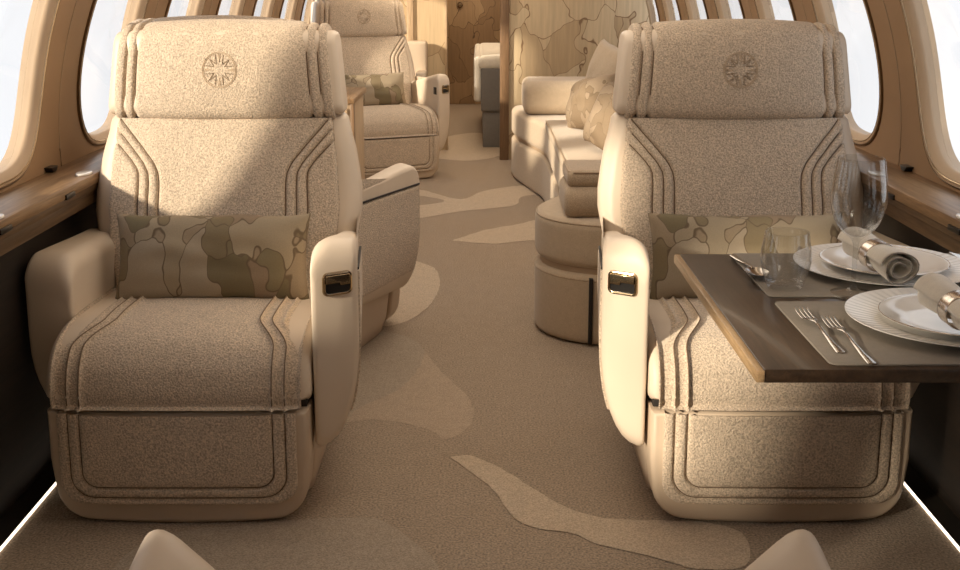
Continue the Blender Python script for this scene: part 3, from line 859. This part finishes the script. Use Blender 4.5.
# ------------------------------------------------------------------ aft seat and bed seen through the opening
aft = tag(empty('aft_seat', (-.53, 7.75, 0)), 'small tan seat tucked against the left marquetry panel behind the far seat', 'seat')
def ap_(name, b, mat):
    V, F = b; V = [Vector(v) - Vector(aft.location) for v in V]; return mesh(name, V, F, mat, aft)
ap_('backrest', g_box(-.80, -.368, 7.86, 7.96, .40, .785, .02, 4), M['leather2'])
ap_('seat_box', g_box(-.80, -.368, 7.66, 7.96, .004, .44, .02, 4), M['leather2'])
ap_('armrest', g_box(-.438, -.368, 7.66, 7.90, .42, .585, .012, 4), M['leather'])
bed = tag(empty('bed', (.45, 8.9, 0)), 'grey upholstered bed with white bedding beyond the dark wood post', 'bed')
def bp_(name, b, mat):
    V, F = b; V = [Vector(v) - Vector(bed.location) for v in V]; return mesh(name, V, F, mat, bed)
bp_('plinth', g_box(.02, .95, 8.12, 10.0, .0, .27, .01), M['grey'])
bp_('box', g_box(.005, .96, 8.10, 10.0, .262, .585, .02, 4), M['grey'])
bp_('duvet', g_box(-.015, .965, 8.095, 9.9, .56, .665, .045, 5), M['duvet'])
bp_('duvet_fall', g_box(-.045, .012, 8.13, 9.85, .33, .66, .025, 5), M['duvet'])

# ------------------------------------------------------------------ table and its settings
TZ = .70
tb = tag(empty('dining_table', (.69, 1.71, TZ)), 'dark glossy wood table with a pale edge, folded out before the right seat', 'table')
def tp(name, b, mat):
    V, F = b; V = [Vector(v) - Vector(tb.location) for v in V]; return mesh(name, V, F, mat, tb)
tp('tabletop', g_box(.372, 1.012, 1.396, 2.028, .681, .700, .002), M['tabletop'])
tp('edge_band', g_box(.362, .3735, 1.394, 2.03, .682, .6988, .002), M['edgewood'])
tp('support_post', g_box(.94, 1.030, 1.60, 1.82, .0045, .66, .006), M['darkbronze'])
tp('underframe', g_box(.52, 1.0, 1.50, 1.92, .660, .683, .004), M['dado'])
def placed(o, x, y, z, rz, label, cat, group=None):
    o.location = (x, y, z); o.rotation_euler = (0, 0, rz); return tag(o, label, cat, group)
for y0, y1, q in ((1.735, 2.022, 'far side of the dark table'), (1.410, 1.705, 'near side of the dark table')):
    V, F = g_prism(rrect(.50, y1 - y0, .012, 4), 0, .003, .0012, lambda u, v, a: Vector((u, v, a)))
    placed(mesh('placemat', V, F, M['mat']), .713, (y0 + y1) / 2, TZ, 0, 'grey rectangular placemat on the ' + q, 'placemat', 'placemats')
def charger(r):
    V = []; F = []; n = 240
    prof = [(.0001, .004), (.50, .004), (.60, .0042), (.66, .006), (.70, .008), (.80, .0105), (.9, .013), (.97, .0152), (1.0, .0158), (1.0, .0142), (.9, .0105), (.7, .003), (.6, .0), (.0001, 0)]
    m = len(prof)
    for k in range(n):
        a = 2 * PI * k / n; rib = .5 + .5 * math.cos(a * 60)
        for i, (rr, z) in enumerate(prof):
            zz = z - (.0011 * (1 - rib) if 4 <= i <= 7 else 0)
            V.append((r * rr * math.cos(a), r * rr * math.sin(a), zz))
    for k in range(n):
        q = (k + 1) % n
        for i in range(m - 1): F.append((k * m + i, q * m + i, q * m + i + 1, k * m + i + 1))
    return mesh('charger_plate', V, F, M['china'], None, 60)
def dish(r):
    prof = [(.0001, .0035), (.55, .0035), (.66, .005), (.76, .009), (.92, .013), (.985, .0145), (1, .0145), (1, .0132), (.9, .0105), (.72, .004), (.6, .0), (.0001, 0)]
    V, F = g_lathe([(r * a, z) for a, z in prof], 96)
    o = mesh('side_plate', V, F, M['china'], None, 60)
    V, F = g_closed_tube([(r * .995 * math.cos(2 * PI * k / 96), r * .995 * math.sin(2 * PI * k / 96), .0142) for k in range(96)], .0008, 5)
    mesh('rim_line', V, F, M['silver'], o)
    return o
PR, PF = (.70, 1.890), (.692, 1.578)
placed(charger(.150), PR[0], PR[1], TZ + .003, 0, 'large white ribbed charger plate on the far placemat', 'plate', 'charger plates')
placed(charger(.150), PF[0], PF[1], TZ + .003, 0, 'large white ribbed charger plate on the near placemat', 'plate', 'charger plates')
placed(dish(.108), PR[0] + .006, PR[1] + .012, TZ + .0075, 0, 'smaller white plate stacked on the far charger', 'plate', 'small plates')
placed(dish(.108), PF[0] + .004, PF[1] - .005, TZ + .0075, 0, 'smaller white plate stacked on the near charger', 'plate', 'small plates')
def napkin(seed):
    # spiral roll, pinched at the ring, flaring to both ends
    L = .160; nt = 96; ns = 31; V = []; F = []
    turns = 2.35
    for j in range(ns):
        s = lerp(-.5, .5, j / (ns - 1)); fl = 1 + .22 * smooth(.0, .5, s) ** 1 + .18 * smooth(0, .5, -s)
        pin = 1 - .18 * math.exp(-(s / .09) ** 2)
        for k in range(nt):
            t = k / (nt - 1); a = t * turns * 2 * PI + .7
            r = lerp(.0080, .0270, t) * fl * pin * (1 + .05 * math.sin(3 * a + seed) * abs(s) * 2)
            V.append((s * L, r * math.cos(a) * 1.06, r * math.sin(a) * .92))
    for j in range(ns - 1):
        for k in range(nt - 1):
            a = j * nt + k; F.append((a, a + 1, a + nt + 1, a + nt))
    o = mesh('napkin', V, F, M['napkin'], None, 180)
    md = o.modifiers.new('thick', 'SOLIDIFY'); md.thickness = .0024; md.offset = 0
    hem = [(s_ + .0012 * 0, y, z) for s_, y, z in V[(ns - 1) * nt:]]
    mesh('hem_stitch', *g_tube([Vector(p) + Vector((.0003, 0, 0)) for p in hem[::2]], .0011, 5), M['stitch'], o)
    return o
def nring():
    prof = []
    V = []; F = []; n = 48
    sec = [(-.013, .0245), (-.0135, .0257), (-.012, .0267), (-.004, .0263), (.004, .0263), (.012, .0267), (.0135, .0257), (.013, .0245), (.004, .0249), (-.004, .0249)]
    m = len(sec)
    for k in range(n):
        a = 2 * PI * k / n
        V += [(x, r * math.cos(a) * 1.05, r * math.sin(a) * .97) for x, r in sec]
    for k in range(n):
        q = (k + 1) % n
        for i in range(m): F.append((k * m + i, q * m + i, q * m + (i + 1) % m, k * m + (i + 1) % m))
    return mesh('napkin_ring', V, F, M['silver'], None, 50)
NG, NR = 'rolled napkins', 'napkin rings'
for (x, y), rz, q in (((.668, 1.832), math.radians(-82), 'far'), ((.674, 1.512), math.radians(-86), 'near')):
    o = placed(napkin(1 if q == 'far' else 2), x, y, TZ + .046, rz, 'cream rolled linen napkin on the %s small plate' % q, 'napkin', NG)
    o.rotation_euler = (0, math.radians(3), rz)
    o = placed(nring(), x, y, TZ + .046, rz, 'silver ring around the napkin on the %s plate' % q, 'napkin ring', NR)
    o.rotation_euler = (0, math.radians(3), rz)
# glasses
def wineglass():
    th = .0011
    outer = [(.0001, .0025), (.0385, .0008), (.0390, .0018), (.030, .0048), (.015, .0080), (.006, .0125), (.0042, .025), (.0038, .05), (.0040, .075), (.0055, .088), (.0115, .096), (.0235, .106), (.0350, .122), (.0415, .142), (.0432, .160), (.0420, .182), (.0388, .205), (.0358, .2245)]
    pr = catmull([(r, 0, z) for r, z in outer], 70); pr = [(max(.0001, p.x), p.z) for p in pr]
    inner = [(.0350, .2245), (.038, .205), (.0412, .182), (.0424, .160), (.0406, .142), (.034, .122), (.0225, .1075), (.0105, .0985), (.0001, .0965)]
    inn = catmull([(r, 0, z) for r, z in inner], 40); inn = [(max(.0001, p.x), p.z) for p in inn]
    V, F = g_lathe(pr[:-1] + [(.0358, .2245), (.0354, .2250)] + inn, 64)
    return mesh('wine_glass', V, F, M['glass'], None, 70)
def tumbler():
    outer = [(.0001, .0), (.024, .0), (.0285, .003), (.0345, .018), (.0405, .042), (.0405, .060), (.0375, .080), (.0352, .0945)]
    pr = [(max(.0001, p.x), p.z) for p in catmull([(r, 0, z) for r, z in outer], 50)]
    inner = [(.0344, .0945), (.0366, .080), (.0395, .060), (.0394, .042), (.0335, .020), (.026, .0085), (.0001, .007)]
    inn = [(max(.0001, p.x), p.z) for p in catmull([(r, 0, z) for r, z in inner], 40)]
    V, F = g_lathe(pr[:-1] + [(.0352, .0945), (.0348, .0950)] + inn, 64)
    return mesh('tumbler', V, F, M['glass'], None, 70)
placed(wineglass(), .604, 1.752, TZ + .0, 0, 'tall stemmed wine glass between the two place settings', 'wine glass')
placed(tumbler(),   .502, 1.785, TZ + .003, 0, 'low stemless glass on the far placemat corner', 'glass')
# cutlery: strips swept along y with width / height / thickness tables
def strip(rows, n=8):
    rings = []
    for y, x, z, w, t in rows:
        rings.append([(x + w / 2 * math.cos(2 * PI * k / n), y, z + t / 2 * math.sin(2 * PI * k / n)) for k in range(n)])
    return rings and g_loft(rings)
HANDLE = [(-.095, 0, .0022, .008, .002), (-.0945, 0, .0022, .0135, .0032), (-.085, 0, .0024, .0128, .0036), (-.06, 0, .0030, .0095, .0036), (-.03, 0, .0052, .0065, .0034), (0, 0, .0085, .0048, .0034), (.02, 0, .0100, .0046, .0034)]
def fork():
    root = empty('fork')
    mesh('handle', *strip(HANDLE + [(.028, 0, .0098, .008, .003), (.036, 0, .0085, .018, .0024), (.044, 0, .0070, .0225, .0020), (.050, 0, .0062, .0225, .0018)]), M['steel'], root)
    for i in range(4):
        x = (i - 1.5) * .0062
        mesh('tine', *strip([(.048, x, .0064, .0038, .0018), (.060, x, .0058, .0034, .0017), (.080, x, .0072, .0030, .0016), (.094, x, .0098, .0016, .0012)]), M['steel'], root)
    return root
def spoon():
    root = empty('spoon'); mesh('handle', *strip(HANDLE + [(.03, 0, .0098, .006, .003)]), M['steel'], root)
    V = []; F = []; nu, nv = 17, 13
    for s in (0, 1):
        for j in range(nv):
            for i in range(nu):
                t = j / (nv - 1); y = lerp(.026, .084, t); w = .018 * math.sin(PI * clamp(t * .93 + .05)) ** .6 + .0015
                u = lerp(-1, 1, i / (nu - 1)); dep = .0075 * math.sin(PI * t) * (1 - u * u)
                V.append((u * w, y, .0098 - dep + (.0012 if s else 0)))
    for j in range(nv - 1):
        for i in range(nu - 1):
            a = j * nu + i; F.append((a + nu, a + nu + 1, a + 1, a)); b = a + nu * nv; F.append((b, b + 1, b + nu + 1, b + nu))
    for j in range(nv - 1):
        for i in (0, nu - 1):
            a = j * nu + i; b = a + nu * nv; F.append((a, a + nu, b + nu, b) if i == 0 else (b, b + nu, a + nu, a))
    mesh('bowl', V, F, M['steel'], root); return root
def knife():
    root = empty('knife'); mesh('handle', *strip([(-.11, 0, .004, .008, .004), (-.108, 0, .004, .0135, .0068), (-.08, 0, .004, .0128, .007), (-.03, 0, .004, .010, .0064), (-.012, 0, .004, .009, .006), (-.008, 0, .004, .009, .004)]), M['steel'], root)
    mesh('blade', *strip([(-.01, 0, .004, .010, .0024), (.0, .001, .004, .0165, .0016), (.05, .001, .004, .0175, .0014), (.09, .0, .004, .0155, .0012), (.108, -.003, .004, .009, .001), (.114, -.006, .004, .002, .0008)]), M['steel'], root); return root
FK = 'forks on the near placemat'
f1 = placed(fork(), .489, 1.545, TZ + .0025, math.radians(1), 'silver fork on the near placemat, left one nearest the table edge', 'fork', FK)
placed(copy_tree(f1), .516, 1.50, TZ + .0025, math.radians(1), 'silver fork on the near placemat, right one beside the charger', 'fork', FK)
sp1 = placed(spoon(), .470, 1.905, TZ + .0025, math.radians(180 + 3), 'silver spoon on the far placemat behind the stemless glass', 'spoon', 'spoons on the far placemat')
k1 = placed(knife(), .873, 1.90, TZ + .003, 0, 'silver knife right of the far charger, left one', 'knife', 'knives by the far charger')
placed(copy_tree(k1), .899, 1.90, TZ + .003, 0, 'silver knife right of the far charger, right one', 'knife', 'knives by the far charger')

# ------------------------------------------------------------------ light
for sd in (-1, 1):  # unseen glowing strips added to brighten the cabin
    V, F = g_box(sd * .60 - .02, sd * .60 + .02, YB + .2, 10.9, zc - .03, zc - .012, .003)
    o = tag(mesh('added_fill_strip', V, F, M['fill_light']), 'added unseen warm fill strip along the %s edge of the ceiling' % ('left' if sd < 0 else 'right'), 'fill_light', 'added fill strips')
def area(name, loc, rot, sx, sy, e, c):
    l = bpy.data.lights.new(name, 'AREA'); l.shape = 'RECTANGLE'; l.size = sx; l.size_y = sy; l.energy = e; l.color = c
    o = bpy.data.objects.new(name, l); COL.objects.link(o); o.location = loc; o.rotation_euler = rot; return o
area('overhead_fill', (0, 4.7, zc - .02), (0, 0, 0), .7, 5.4, 28, (1, .88, .73))  # soft fill added overhead, no fixture behind it
area('aft_overhead_fill', (-.05, 9.5, zc - .02), (0, 0, 0), .5, 2.4, 20, (1, .80, .58))  # second added fill, lifts the aft cabin
sun = bpy.data.lights.new('sun', 'SUN'); sun.energy = 6.8; sun.angle = math.radians(4.5); sun.color = (1, .86, .66)
area('bulkhead_light', (-.30, 7.3, zc - .02), (math.radians(25), 0, 0), .15, .15, 4, (1, .82, .6))
so = bpy.data.objects.new('sun', sun); COL.objects.link(so)
d = Vector((1, .85, -.42)).normalized(); so.rotation_euler = d.to_track_quat('-Z', 'Y').to_euler()
w = bpy.data.worlds.new('sky'); S.world = w; w.use_nodes = True; nt = w.node_tree
bg = nt.nodes['Background']; tc = nt.nodes.new('ShaderNodeTexCoord'); sx = nt.nodes.new('ShaderNodeSeparateXYZ')
nt.links.new(tc.outputs['Generated'], sx.inputs[0])
r = ramp(nt, sx.outputs['Z'], [(0, (.86, .87, .88)), (.35, (.90, .92, .95)), (.6, (.80, .86, .95))])
nt.links.new(r.outputs[0], bg.inputs[0]); bg.inputs[1].default_value = 1.45

# ------------------------------------------------------------------ camera
cam = bpy.data.cameras.new('camera'); co = bpy.data.objects.new('camera', cam); COL.objects.link(co)
FPX, PY, TH = 1120, 206, math.radians(11.4)
cam.sensor_fit = 'HORIZONTAL'; cam.sensor_width = 36; cam.lens = FPX / 960 * 36
cam.shift_y = -(285 - PY) / 960
cam.clip_start = .02
co.location = (0, 0, 1.2); co.rotation_euler = (PI / 2 - TH, 0, 0)
S.camera = co
S.view_settings.view_transform = 'Standard'; S.view_settings.look = 'None'
S.view_settings.exposure = 0.0; S.view_settings.gamma = 1; S.view_settings.use_curve_mapping = False
